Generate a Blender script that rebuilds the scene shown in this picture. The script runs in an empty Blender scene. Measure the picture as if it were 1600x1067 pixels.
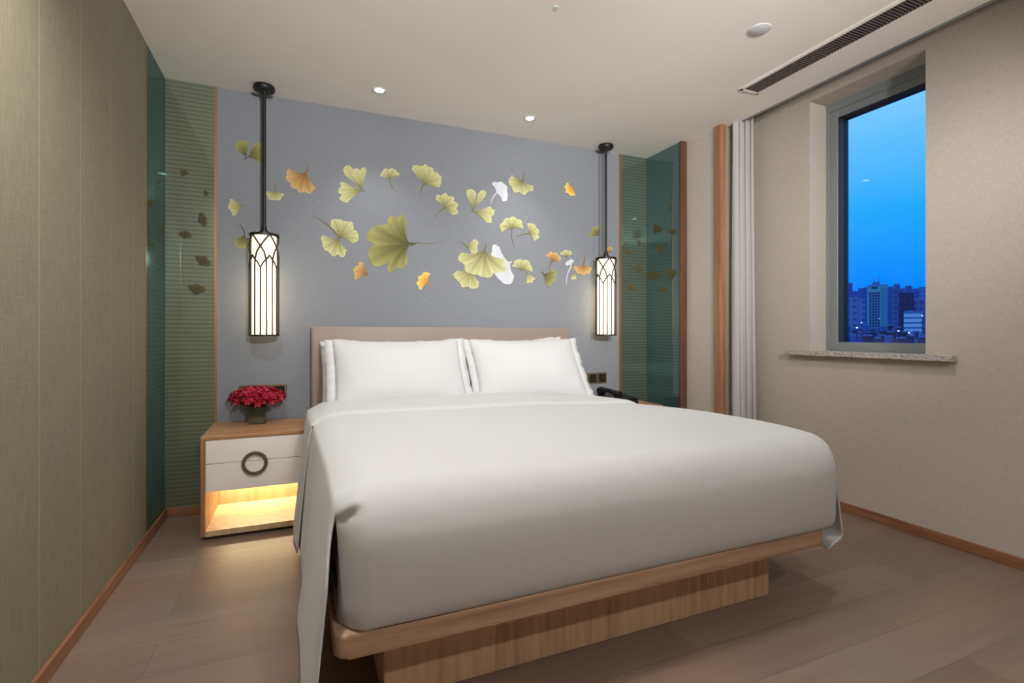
import bpy, bmesh, math, random
from mathutils import Vector, Matrix
random.seed(7)
PI = math.pi
S = bpy.context.scene
COL = S.collection

# ------------------------------------------------------------------ camera, world, lights, exposure
YAW = math.radians(22.905); F = 781.0; HOR = 521.0; CH = 1.084
cam = bpy.data.cameras.new('camera'); cam_o = bpy.data.objects.new('camera', cam); COL.objects.link(cam_o)
cam_o.location = (0, 0, CH); cam_o.rotation_euler = (PI/2, 0, -YAW)
cam.sensor_width = 36; cam.lens = F/1600*36; cam.shift_y = (HOR-533.5)/1600; cam.clip_end = 3000; cam.clip_start = 0.02
S.camera = cam_o
S.view_settings.view_transform = 'Standard'; S.view_settings.look = 'None'
S.view_settings.gamma = 1.0; S.view_settings.exposure = 0.22; S.view_settings.use_curve_mapping = False

def lin(r, g, b, a=1.0):
    f = lambda v: (v/255/12.92) if v/255 <= 0.04045 else ((v/255+0.055)/1.055)**2.4
    return (f(r), f(g), f(b), a)

W = bpy.data.worlds.new('dusk_sky'); S.world = W; W.use_nodes = True
nt = W.node_tree; nt.nodes.clear()
tc = nt.nodes.new('ShaderNodeTexCoord'); sp = nt.nodes.new('ShaderNodeSeparateXYZ')
rp = nt.nodes.new('ShaderNodeValToRGB'); bg = nt.nodes.new('ShaderNodeBackground'); out = nt.nodes.new('ShaderNodeOutputWorld')
nt.links.new(tc.outputs['Generated'], sp.inputs[0]); nt.links.new(sp.outputs['Z'], rp.inputs[0])
nt.links.new(rp.outputs[0], bg.inputs[0]); nt.links.new(bg.outputs[0], out.inputs[0])
cr = rp.color_ramp
cr.elements[0].position = 0.0; cr.elements[0].color = lin(30, 90, 180)
cr.elements[1].position = 0.60; cr.elements[1].color = lin(140, 195, 255)
for p, c in ((0.05, lin(0, 112, 222)), (0.10, lin(0, 130, 236)), (0.20, lin(30, 156, 252)), (0.30, lin(88, 176, 255)), (0.40, lin(136, 198, 255))):
    e = cr.elements.new(p); e.color = c
bg.inputs[1].default_value = 1.08

DOWNLIGHTS = [  # x, y, watts, radius, spot degrees, blend
    (0.446, 3.155, 18, 0.030, 96, 1.0),
    (1.470, 3.160, 18, 0.030, 96, 1.0),
    (0.55, 1.80, 9, 0.05, 140, 1.0),  # unseen, added to light the bed top
    (1.45, 1.60, 8, 0.05, 140, 1.0),  # second unseen light added over the bed
    (1.95, 1.25, 27, 0.035, 170, 0.6),
    (0.90, -0.90, 84, 0.05, 165, 0.8),  # unseen, added to brighten the bed front and plinth
    (-0.28, 1.40, 92, 0.05, 150, 1.0),  # unseen, added to brighten the left aisle and drawers
]
CEIL = 2.584
WARM = (1.0, 0.985, 0.965)
# unseen fill lamps added behind the viewer to brighten the ceiling and headboard wall: x, y, aim point, watts, cone
FILL_LAMPS = [(0.50, -0.85, (1.10, 3.5, 2.5), 360, 78), (1.55, -0.95, (2.65, 3.5, 1.8), 240, 58)]

# ------------------------------------------------------------------ pixel to place helpers
def ray(px):
    u = (px-800)/F
    return (math.sin(YAW)+u*math.cos(YAW), math.cos(YAW)-u*math.sin(YAW))
def on_y(px, py, Y):        # point on the plane y = Y
    r = ray(px); t = Y/r[1]
    return Vector((r[0]*t, Y, CH-(py-HOR)/F*t))
def on_x(px, py, X):        # point on the plane x = X
    r = ray(px); t = X/r[0]
    return Vector((X, r[1]*t, CH-(py-HOR)/F*t))
def at_t(px, py, t):
    r = ray(px)
    return Vector((r[0]*t, r[1]*t, CH-(py-HOR)/F*t))

# ------------------------------------------------------------------ object helpers
def link(name, bm, mats, parent=None, smooth=False, sharp=None):
    me = bpy.data.meshes.new(name); bm.normal_update(); bm.to_mesh(me); bm.free()
    for m in (mats if isinstance(mats, (list, tuple)) else [mats]): me.materials.append(m)
    if smooth:
        me.polygons.foreach_set('use_smooth', [True]*len(me.polygons))
        if sharp: me.set_sharp_from_angle(angle=math.radians(sharp))
    o = bpy.data.objects.new(name, me); COL.objects.link(o)
    if parent: o.parent = parent
    return o
def thing(name, label, cat, loc=(0, 0, 0), group=None):
    o = bpy.data.objects.new(name, None); COL.objects.link(o); o.location = loc; o.empty_display_size = 0.1
    o['label'] = label; o['category'] = cat
    if group: o['group'] = group
    return o
def tag(o, label, cat, group=None, kind=None):
    if label: o['label'] = label
    if cat: o['category'] = cat
    if group: o['group'] = group
    if kind: o['kind'] = kind
    return o
def struct(name, bm, m, parent=None, smooth=False):
    o = link(name, bm, m, parent, smooth)
    if not parent: o['kind'] = 'structure'
    return o
def box(bm, x0, x1, y0, y1, z0, z1, bev=0.0, seg=2, mi=0):
    b = bmesh.new(); bmesh.ops.create_cube(b, size=1)
    for v in b.verts:
        v.co = Vector(((x0+x1)/2+v.co.x*(x1-x0), (y0+y1)/2+v.co.y*(y1-y0), (z0+z1)/2+v.co.z*(z1-z0)))
    if bev > 0: bmesh.ops.bevel(b, geom=b.edges[:], offset=bev, segments=seg, affect='EDGES', profile=0.5)
    merge(bm, b, mi)
    return bm
def merge(bm, b, mi=0):
    vm = {}
    for v in b.verts: vm[v] = bm.verts.new(v.co)
    for f in b.faces:
        try:
            nf = bm.faces.new([vm[v] for v in f.verts]); nf.material_index = mi
        except ValueError: pass
    b.free()
def lathe(bm, cx, cy, prof, n=40, mi=0, cap=True):
    rings = []
    for r, z in prof:
        rings.append([bm.verts.new((cx+r*math.cos(2*PI*k/n), cy+r*math.sin(2*PI*k/n), z)) for k in range(n)])
    for a, b in zip(rings, rings[1:]):
        for k in range(n):
            f = bm.faces.new((a[k], a[(k+1) % n], b[(k+1) % n], b[k])); f.material_index = mi
    if cap:
        for rg in (rings[0], rings[-1]):
            try: bm.faces.new(rg).material_index = mi
            except ValueError: pass
    return bm
def tube(bm, pts, r, n=8, mi=0, closed=False):
    pts = [Vector(p) for p in pts]; rings = []; N = len(pts); up = None
    for i, p in enumerate(pts):
        if closed: d = pts[(i+1) % N]-pts[i-1]
        else: d = pts[min(i+1, N-1)]-pts[max(i-1, 0)]
        d.normalize()
        if up is None:
            up = Vector((0, 0, 1)) if abs(d.z) < 0.9 else Vector((1, 0, 0))
        a = (up-d*up.dot(d)).normalized(); b = d.cross(a); up = a
        rr = r[i] if isinstance(r, (list, tuple)) else r
        rings.append([bm.verts.new(p+(a*math.cos(2*PI*k/n)+b*math.sin(2*PI*k/n))*rr) for k in range(n)])
    M = N if closed else N-1
    for i in range(M):
        a, b = rings[i], rings[(i+1) % N]
        for k in range(n): bm.faces.new((a[k], a[(k+1) % n], b[(k+1) % n], b[k])).material_index = mi
    if not closed:
        bm.faces.new(rings[0]); bm.faces.new(rings[-1])
    return bm
def grid(bm, fn, nu, nv, mi=0):
    V = [[bm.verts.new(fn(i/nu, j/nv)) for j in range(nv+1)] for i in range(nu+1)]
    for i in range(nu):
        for j in range(nv):
            bm.faces.new((V[i][j], V[i+1][j], V[i+1][j+1], V[i][j+1])).material_index = mi
    return V
def sstep(a, b, x):
    t = max(0, min(1, (x-a)/(b-a))); return t*t*(3-2*t)
def nz(x, y, s=0):          # smooth pseudo noise -1..1
    return (math.sin(x*1.7+s)+math.sin(y*2.3+s*1.7)+math.sin((x+y)*1.13+s*2.9)+math.sin((x-1.6*y)*0.9+s*0.7))/4

# ------------------------------------------------------------------ materials
def newmat(name):
    m = bpy.data.materials.new(name); m.use_nodes = True
    n = m.node_tree; b = n.nodes['Principled BSDF']; return m, n, b
def plain(name, col, rough=0.5, metal=0.0, spec=0.5, emis=None, es=0):
    m, n, b = newmat(name)
    b.inputs['Base Color'].default_value = col; b.inputs['Roughness'].default_value = rough
    b.inputs['Metallic'].default_value = metal; b.inputs['Specular IOR Level'].default_value = spec
    if emis: b.inputs['Emission Color'].default_value = emis; b.inputs['Emission Strength'].default_value = es
    # faint grain so that no surface is perfectly uniform
    tx = n.nodes.new('ShaderNodeTexNoise'); tx.inputs['Scale'].default_value = 60
    cd = n.nodes.new('ShaderNodeTexCoord'); n.links.new(cd.outputs['Object'], tx.inputs['Vector'])
    mr = n.nodes.new('ShaderNodeMapRange'); mr.inputs['To Min'].default_value = max(0, rough-0.04); mr.inputs['To Max'].default_value = min(1, rough+0.04)
    n.links.new(tx.outputs['Fac'], mr.inputs['Value']); n.links.new(mr.outputs[0], b.inputs['Roughness'])
    return m
def mapped(n, scale=(1, 1, 1), rot=(0, 0, 0), loc=(0, 0, 0)):
    cd = n.nodes.new('ShaderNodeTexCoord'); mp = n.nodes.new('ShaderNodeMapping')
    mp.inputs['Scale'].default_value = scale; mp.inputs['Rotation'].default_value = rot; mp.inputs['Location'].default_value = loc
    n.links.new(cd.outputs['Object'], mp.inputs[0]); return mp.outputs[0]
def noise(n, vec, scale, detail=3, rough=0.5):
    t = n.nodes.new('ShaderNodeTexNoise'); t.inputs['Scale'].default_value = scale
    t.inputs['Detail'].default_value = detail; t.inputs['Roughness'].default_value = rough
    n.links.new(vec, t.inputs['Vector']); return t.outputs['Fac']
def ramp(n, fac, stops):
    r = n.nodes.new('ShaderNodeValToRGB'); n.links.new(fac, r.inputs[0]); e = r.color_ramp.elements
    e[0].position, e[0].color = stops[0]; e[1].position, e[1].color = stops[-1]
    for p, c in stops[1:-1]:
        q = e.new(p); q.color = c
    return r.outputs[0]
def mixc(n, fac, a, b, mode='MIX'):
    m = n.nodes.new('ShaderNodeMix'); m.data_type = 'RGBA'; m.blend_type = mode
    for s, v in ((m.inputs[0], fac), (m.inputs[6], a), (m.inputs[7], b)):
        if hasattr(v, 'is_output'): n.links.new(v, s)
        else: s.default_value = v
    return m.outputs[2]
def math_(n, op, a, b=0.0, c=None):
    m = n.nodes.new('ShaderNodeMath'); m.operation = op
    for i, v in enumerate((a, b) if c is None else (a, b, c)):
        if hasattr(v, 'is_output'): n.links.new(v, m.inputs[i])
        else: m.inputs[i].default_value = v
    return m.outputs[0]
def bump(n, b, h, strength=0.2, dist=0.002):
    k = n.nodes.new('ShaderNodeBump'); k.inputs['Strength'].default_value = strength; k.inputs['Distance'].default_value = dist
    n.links.new(h, k.inputs['Height']); n.links.new(k.outputs[0], b.inputs['Normal'])
def comp(n, vec, i):
    s = n.nodes.new('ShaderNodeSeparateXYZ'); n.links.new(vec, s.inputs[0]); return s.outputs[i]
def seam_lines(n, coord, period, offset, half):     # 1 on a thin line repeated every period
    a = math_(n, 'ADD', coord, -offset); a = math_(n, 'DIVIDE', a, period); a = math_(n, 'FRACT', a)
    a = math_(n, 'ADD', a, -0.5); a = math_(n, 'ABSOLUTE', a)
    return math_(n, 'GREATER_THAN', a, 0.5-half/period)

def wood(name, dark, mid, light, axis=0, rough=0.42, grain=1.0):
    m, n, b = newmat(name)
    sc = [26, 26, 26]; sc[axis] = 1.6
    v = mapped(n, tuple(sc)); f = noise(n, v, 1.0*grain, 5, 0.62)
    sc2 = [130, 130, 130]; sc2[axis] = 5
    f2 = noise(n, mapped(n, tuple(sc2)), 1.0, 2, 0.5)
    c = ramp(n, f, [(0.30, dark), (0.5, mid), (0.72, light)])
    c2 = mixc(n, math_(n, 'MULTIPLY', f2, 0.35), c, dark)
    n.links.new(c2, b.inputs['Base Color']); b.inputs['Roughness'].default_value = rough
    bump(n, b, f2, 0.15, 0.001); return m

def fabric_wall(name, c1, c2, seams=None, horizontal=0.0, scale=1.0):
    m, n, b = newmat(name)
    g = noise(n, mapped(n, (260*scale, 260*scale, 30*scale)), 1.0, 2)
    g2 = noise(n, mapped(n, (30*scale, 30*scale, 260*scale)), 1.0, 2)
    w = math_(n, 'ADD', math_(n, 'MULTIPLY', g, 0.6), math_(n, 'MULTIPLY', g2, 0.4))
    c = ramp(n, w, [(0.32, c1), (0.68, c2)])
    if seams:
        ax, period, off, half, sc = seams
        v = mapped(n); s = seam_lines(n, comp(n, v, ax), period, off, half)
        c = mixc(n, math_(n, 'MULTIPLY', s, 0.7), c, sc)
    n.links.new(c, b.inputs['Base Color']); b.inputs['Roughness'].default_value = 0.75; b.inputs['Specular IOR Level'].default_value = 0.25
    bump(n, b, w, 0.25, 0.002); return m

M = {}
M['left_wall'] = fabric_wall('olive_wallpaper', lin(128, 122, 101), lin(143, 137, 114), seams=(1, 0.31, 0.26+0.155, 0.0012, lin(196, 190, 165)), scale=0.6)
M['right_wall'] = fabric_wall('linen_wallpaper', lin(180, 171, 160), lin(198, 190, 179), scale=1.0)
M['rear_wall'] = fabric_wall('rear_wallpaper', lin(178, 166, 150), lin(200, 188, 172))
M['mural'] = fabric_wall('grey_blue_wall_fabric', lin(127, 131, 138), lin(139, 143, 150), seams=(0, 0.627, 0.0675+0.3135, 0.0016, lin(136, 140, 148)))
M['ceiling'] = plain('ceiling_paint', lin(244, 238, 231), 0.85, spec=0.2)
M['white_trim'] = plain('white_fitting', lin(228, 226, 222), 0.4)
M['base_wood'] = wood('skirting_wood', lin(112, 72, 46), lin(150, 102, 70), lin(172, 124, 90), axis=0)
M['base_wood_y'] = wood('skirting_wood_side', lin(112, 72, 46), lin(150, 102, 70), lin(172, 124, 90), axis=1)
M['trim_wood'] = wood('upright_wood', lin(128, 90, 66), lin(158, 116, 88), lin(174, 132, 104), axis=2)
M['dark_wood'] = wood('dark_upright_wood', lin(70, 46, 30), lin(96, 66, 46), lin(112, 80, 58), axis=2)
M['oak_x'] = wood('oak_bed_board', lin(152, 118, 92), lin(186, 150, 120), lin(204, 172, 142), axis=0)
M['oak_z'] = wood('oak_upright', lin(176, 138, 102), lin(208, 170, 132), lin(220, 186, 150), axis=2, grain=1.5)
M['stand_oak'] = wood('nightstand_oak', lin(150, 104, 68), lin(184, 138, 98), lin(200, 158, 118), axis=0)
M['stand_oak_z'] = wood('nightstand_oak_side', lin(140, 96, 60), lin(172, 126, 86), lin(190, 146, 106), axis=2)
M['pale_oak'] = wood('pale_oak_lining', lin(190, 160, 116), lin(212, 184, 140), lin(224, 200, 160), axis=2)
M['lacquer'] = plain('cream_lacquer', lin(240, 234, 226), 0.3)
M['bronze'] = plain('bronze_handle', lin(128, 116, 100), 0.35, metal=0.8)
M['copper'] = plain('copper_trim', lin(186, 136, 96), 0.3, metal=0.7)
M['black'] = plain('black_iron', lin(18, 16, 15), 0.45)
M['lattice'] = plain('dark_lattice', lin(44, 37, 32), 0.6, metal=0.0)
M['grey_frame'] = plain('grey_aluminium', lin(138, 144, 146), 0.45, metal=0.1)
M['dark_frame'] = plain('dark_inner_frame', lin(52, 50, 48), 0.6)
M['leather'] = plain('taupe_leather', lin(150, 134, 124), 0.45)
M['switch_black'] = plain('black_switch', lin(26, 24, 22), 0.25)
M['switch_gold'] = plain('gold_switch_frame', lin(132, 116, 90), 0.35, metal=0.7)
M['phone'] = plain('black_phone_plastic', lin(18, 18, 20), 0.3)
M['phone_key'] = plain('grey_phone_keys', lin(120, 122, 126), 0.4)
M['grille'] = plain('grille_metal', lin(108, 98, 94), 0.5)
M['grille_dark'] = plain('grille_duct', lin(22, 19, 18), 0.8)
M['led'] = plain('downlight_lens', (1, 1, 1, 1), 0.5, emis=(1, 0.96, 0.92, 1), es=14)
M['green_led'] = plain('green_indicator', (0.6, 0.9, 0.6, 1), 0.5, emis=(0.6, 1, 0.6, 1), es=1.0)
M['led_strip'] = plain('warm_led_strip', (1, 0.8, 0.5, 1), 0.5, emis=(1, 0.88, 0.58, 1), es=9)

def cloth(name, col, rough=0.85, scale=900):
    m, n, b = newmat(name)
    f = noise(n, mapped(n, (scale, scale, scale)), 1.0, 2)
    l = noise(n, mapped(n, (5, 5, 5)), 1.0, 3)
    n.links.new(mixc(n, math_(n, 'MULTIPLY', f, 0.12), col, (col[0]*0.8, col[1]*0.8, col[2]*0.8, 1)), b.inputs['Base Color'])
    b.inputs['Roughness'].default_value = rough; b.inputs['Sheen Weight'].default_value = 0.15; b.inputs['Specular IOR Level'].default_value = 0.2
    bump(n, b, math_(n, 'ADD', math_(n, 'MULTIPLY', f, 0.1), l), 0.25, 0.006); return m
M['linen'] = cloth('white_cotton', lin(198, 198, 197))
M['pillow'] = cloth('white_pillowcase', lin(204, 204, 204))
M['mattress'] = cloth('cream_ticking', lin(214, 204, 184))
M['curtain'] = cloth('grey_curtain_cloth', lin(176, 172, 172))

# floor planks, running along x
m, n, b = newmat('greyed_oak_floor')
v = mapped(n, (1, 1, 1))
br = n.nodes.new('ShaderNodeTexBrick'); n.links.new(v, br.inputs['Vector'])
br.inputs['Scale'].default_value = 1; br.inputs['Brick Width'].default_value = 1.25; br.inputs['Row Height'].default_value = 0.19
br.inputs['Mortar Size'].default_value = 0.0012; br.inputs['Mortar Smooth'].default_value = 0.3; br.offset = 0.37; br.offset_frequency = 2
br.inputs['Color1'].default_value = (0.0, 0, 0, 1); br.inputs['Color2'].default_value = (1, 1, 1, 1); br.inputs['Mortar'].default_value = (0.5, 0.5, 0.5, 1)
base = ramp(n, br.outputs['Color'], [(0.0, lin(112, 92, 78)), (0.5, lin(125, 105, 91)), (1.0, lin(135, 115, 102))])
g = noise(n, mapped(n, (1.3, 22, 1)), 1.0, 5, 0.6)
g2 = noise(n, mapped(n, (5, 130, 1)), 1.0, 3, 0.5)
kn = noise(n, mapped(n, (0.9, 3.2, 1), loc=(3, 1, 0)), 1.4, 2, 0.5)
c = mixc(n, ramp(n, g, [(0.35, (0, 0, 0, 1)), (0.75, (0.6, 0.6, 0.6, 1))]), base, lin(104, 84, 72))
c = mixc(n, math_(n, 'MULTIPLY', g2, 0.3), c, lin(170, 148, 134))
c = mixc(n, ramp(n, kn, [(0.5, (0, 0, 0, 1)), (0.8, (0.55, 0.55, 0.55, 1))]), c, lin(152, 120, 98))
c = mixc(n, br.outputs['Fac'], c, lin(100, 82, 70))
n.links.new(c, b.inputs['Base Color']); b.inputs['Roughness'].default_value = 0.38; b.inputs['Specular IOR Level'].default_value = 0.4
bump(n, b, math_(n, 'SUBTRACT', g2, math_(n, 'MULTIPLY', br.outputs['Fac'], 3.0)), 0.12, 0.001)
M['floor'] = m

# green back-painted glass with fine horizontal lines
def glass_panel(name, c1, c2, refl):
    m, n, b = newmat(name)
    z = comp(n, mapped(n), 2)
    s = math_(n, 'SINE', math_(n, 'MULTIPLY', z, 2*PI/0.0255))
    f = math_(n, 'ADD', math_(n, 'MULTIPLY', s, 0.5), 0.5)
    c = ramp(n, f, [(0.25, c1), (0.75, c2)])
    n.links.new(c, b.inputs['Base Color']); b.inputs['Roughness'].default_value = 0.6
    gl = n.nodes.new('ShaderNodeBsdfGlossy'); gl.inputs['Roughness'].default_value = 0.03
    gl.inputs['Color'].default_value = lin(150, 178, 172)
    mx = n.nodes.new('ShaderNodeMixShader'); mx.inputs[0].default_value = refl
    o = n.nodes['Material Output']
    n.links.new(b.outputs[0], mx.inputs[1]); n.links.new(gl.outputs[0], mx.inputs[2]); n.links.new(mx.outputs[0], o.inputs[0])
    return m
M['glass_stripe'] = glass_panel('green_striped_glass', lin(102, 106, 88), lin(132, 132, 108), 0.42)
M['glass_stripe_dim_refl'] = glass_panel('dim_reflection_green_glass', lin(70, 82, 72), lin(94, 104, 90), 0.38)  # same glass; darker reflection in the right corner put into the colour
M['glass_side'] = glass_panel('teal_side_glass', lin(60, 84, 88), lin(76, 100, 102), 0.42)

def pane_mat():
    m, n, b = newmat('window_glass'); o = n.nodes['Material Output']
    t = n.nodes.new('ShaderNodeBsdfTransparent'); g = n.nodes.new('ShaderNodeBsdfGlossy'); g.inputs['Roughness'].default_value = 0.0
    t.inputs[0].default_value = (0.97, 0.99, 1, 1)
    fr = n.nodes.new('ShaderNodeFresnel'); fr.inputs[0].default_value = 1.25
    mx = n.nodes.new('ShaderNodeMixShader'); n.links.new(fr.outputs[0], mx.inputs[0])
    n.links.new(t.outputs[0], mx.inputs[1]); n.links.new(g.outputs[0], mx.inputs[2]); n.links.new(mx.outputs[0], o.inputs[0]); return m
M['pane'] = pane_mat()
def marble():
    m, n, b = newmat('speckled_stone'); f = noise(n, mapped(n, (60, 60, 60)), 1.0, 6, 0.7)
    n.links.new(ramp(n, f, [(0.35, lin(120, 110, 104)), (0.5, lin(176, 168, 162)), (0.65, lin(206, 200, 194))]), b.inputs['Base Color'])
    b.inputs['Roughness'].default_value = 0.3; return m
M['stone'] = marble()

# ------------------------------------------------------------------ room shell
XL, XC, XR, YB, YR = -0.735, 2.785, 3.05, 3.5, -2.2
XG = 2.733                                    # face of the right side glass
bm = bmesh.new(); box(bm, XL-0.1, XR+0.3, YR-0.1, YB+0.1, -0.1, 0); struct('floor', bm, M['floor'])
bm = bmesh.new(); box(bm, XL-0.1, 2.84, YR-0.1, YB+0.1, CEIL, CEIL+0.12); box(bm, 2.84, 2.86, YR-0.1, 2.74, CEIL, CEIL+0.0004)
box(bm, 2.8402, XR+0.05, 2.7402, YB+0.1, CEIL, CEIL+0.12)
struct('ceiling', bm, M['ceiling'])
bm = bmesh.new(); box(bm, 2.84, 2.8605, YR-0.1, YB+0.1, CEIL+0.0005, 2.78); box(bm, 2.84, XR+0.32, YR-0.1, YB+0.1, 2.78, 2.9); struct('trim_1', bm, M['rear_wall'])
bm = bmesh.new(); box(bm, 2.861, 2.882, YR, 2.738, CEIL-0.003, CEIL+0.035); struct('trim_2', bm, M['grey_frame'])
bm = bmesh.new(); box(bm, XL-0.1, XL, YR-0.1, 3.105, 0, CEIL); box(bm, XL-0.1, XL-0.012, 3.105, YB+0.1, 0, CEIL)
struct('wall_left', bm, M['left_wall'])
bm = bmesh.new(); box(bm, XL-0.1, XR+0.1, YB+0.012, YB+0.12, 0, CEIL+0.1); struct('wall_back', bm, M['mural'])
bm = bmesh.new(); box(bm, XL-0.1, XR+0.3, YR-0.1, YR, 0, 2.8); struct('wall_rear', bm, M['rear_wall'])
# right wall: alcove block beside the headboard, then the window wall with its opening
WY0, WY1, WZ0, WZ1 = 1.587, 2.243, 0.972, 2.59; XF = 3.22
bm = bmesh.new()
box(bm, XC, XR, 2.745, YB+0.012, 0, CEIL); box(bm, XG+0.011, XC, 3.0945, YB+0.012, 0, CEIL)
struct('wall_alcove', bm, M['right_wall'])
bm = bmesh.new()
box(bm, XR, XR+0.3, YR, WY0, 0, 2.8); box(bm, XR, XR+0.3, WY1, YB+0.1, 0, 2.8)
box(bm, XR, XR+0.3, WY0, WY1, 0, WZ0-0.0305); box(bm, XR, XR+0.3, WY0, WY1, WZ1, 2.8)
struct('wall_right', bm, M['right_wall'])
# skirting
BH = 0.056
def skirting(name, x0, x1, y0, y1, m):
    bm = bmesh.new(); box(bm, x0, x1, y0, y1, 0, BH, 0.002, 1); struct(name, bm, m)
skirting('baseboard_left', XL, XL+0.012, YR, YB, M['base_wood_y'])
skirting('baseboard_back', XL+0.012, XC, YB-0.012, YB, M['base_wood'])
skirting('baseboard_right', XR-0.012, XR, YR, 2.735, M['base_wood_y'])
skirting('baseboard_alcove', XC-0.012, XC, 2.79, 3.06, M['base_wood_y'])
# uprights: wood end of the side glass, wood corner post, copper strips
bm = bmesh.new(); box(bm, XG-0.008, XC+0.0, 3.070, 3.094, 0, CEIL, 0.002, 1); struct('trim_3', bm, M['dark_wood'])
bm = bmesh.new(); box(bm, 2.768, 2.824, 2.712, 2.7445, 0, CEIL, 0.002, 1); box(bm, 2.768, XC-0.0003, 2.7446, 2.775, 0, CEIL); struct('trim_4', bm, M['trim_wood'])
bm = bmesh.new(); box(bm, -0.483, -0.471, YB-0.008, YB+0.01, BH, CEIL); struct('trim_5', bm, M['copper'])
bm = bmesh.new(); box(bm, 2.450, 2.466, YB-0.008, YB+0.01, BH, CEIL); struct('trim_6', bm, M['copper'])
bm = bmesh.new(); box(bm, XL, XL+0.003, 3.098, 3.107, BH, CEIL); struct('trim_7', bm, M['copper'])

# ------------------------------------------------------------------ window
wn = bpy.data.objects.new('window_1', None); COL.objects.link(wn); wn.location = (XF, WY1, WZ0); wn['kind'] = 'structure'
def wpart(name, bm, m):
    o = link(name, bm, m); o.parent = wn; o.matrix_parent_inverse = Matrix.Translation(wn.location).inverted(); return o
bm = bmesh.new(); fw = 0.072
box(bm, XF, XF+0.10, WY1-fw, WY1, WZ0, WZ1, 0.003, 1); box(bm, XF, XF+0.10, WY0, WY0+0.045, WZ0, WZ1, 0.003, 1)
box(bm, XF, XF+0.10, WY0+0.0452, WY1-fw-0.0002, WZ0, WZ0+0.055, 0.001, 1); box(bm, XF, XF+0.10, WY0+0.0452, WY1-fw-0.0002, WZ1-0.10, WZ1, 0.001, 1)
box(bm, XF-0.012, XF-0.0005, WY1-0.016, WY1, WZ0, WZ1); box(bm, XF-0.012, XF-0.0005, WY0, WY1-0.0165, WZ1-0.05, WZ1)
wpart('window_frame', bm, M['grey_frame'])
bm = bmesh.new()
box(bm, XF+0.002, XF+0.099, WY1-fw-0.003, WY1-fw, WZ0+0.055, WZ1-0.10); box(bm, XF+0.002, XF+0.099, WY0+0.045, WY1-fw, WZ1-0.103, WZ1-0.10)  # darker colour on the inner depth of the frame
wpart('frame_inner_face', bm, M['dark_frame'])
bm = bmesh.new(); box(bm, XF+0.055, XF+0.062, WY0+0.045, WY1-fw-0.003, WZ0+0.055, WZ1-0.103); wpart('window_pane', bm, M['pane'])
bm = bmesh.new(); box(bm, XR-0.0005, XF, WY0, WY1, WZ0-0.03, WZ0); box(bm, XR-0.05, XR-0.0005, 1.448, 2.36, WZ0-0.03, WZ0, 0.002, 1)
wpart('window_sill', bm, M['stone'])

# ------------------------------------------------------------------ side glass panels
def leafm(name, c_edge, c_in, c_dark, rough=0.7, alpha=1.0):
    m, n, b = newmat(name)
    uv = n.nodes.new('ShaderNodeUVMap'); uv.uv_map = 'leaf'
    s = n.nodes.new('ShaderNodeSeparateXYZ'); n.links.new(uv.outputs[0], s.inputs[0])
    th, r = s.outputs[0], s.outputs[1]
    k = math_(n, 'SINE', math_(n, 'MULTIPLY', th, 24.0)); k = math_(n, 'ADD', math_(n, 'MULTIPLY', k, 0.5), 0.5)
    k2 = math_(n, 'SINE', math_(n, 'MULTIPLY', th, 61.0)); k2 = math_(n, 'ADD', math_(n, 'MULTIPLY', k2, 0.5), 0.5)
    base = ramp(n, r, [(0.05, c_dark), (0.55, c_in), (0.95, c_edge)])
    c = mixc(n, math_(n, 'MULTIPLY', math_(n, 'MULTIPLY', k, 0.55), math_(n, 'SUBTRACT', 1.15, r)), base, c_dark)
    c = mixc(n, math_(n, 'MULTIPLY', k2, 0.22), c, c_dark)
    n.links.new(c, b.inputs['Base Color']); b.inputs['Roughness'].default_value = rough; b.inputs['Specular IOR Level'].default_value = 0.2
    return m
LM = [leafm('leaf_green', lin(210, 210, 154), lin(188, 186, 130), lin(114, 110, 78)),
      leafm('leaf_olive', lin(168, 166, 104), lin(132, 130, 80), lin(84, 82, 52)),
      leafm('leaf_orange', lin(214, 182, 118), lin(194, 150, 92), lin(136, 96, 62)),
      leafm('leaf_yellow', lin(236, 220, 120), lin(230, 188, 84), lin(206, 130, 60)),
      leafm('leaf_white', lin(216, 218, 222), lin(206, 208, 214), lin(198, 200, 206)),
      leafm('leaf_olive_brown', lin(92, 84, 56), lin(84, 78, 54), lin(72, 70, 50))]  # last entry: olive-brown leaf print for the glass panels
LEAFSTEM = {0: 0, 1: 1, 2: 2, 3: 2, 4: 4, 5: 5}
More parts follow.
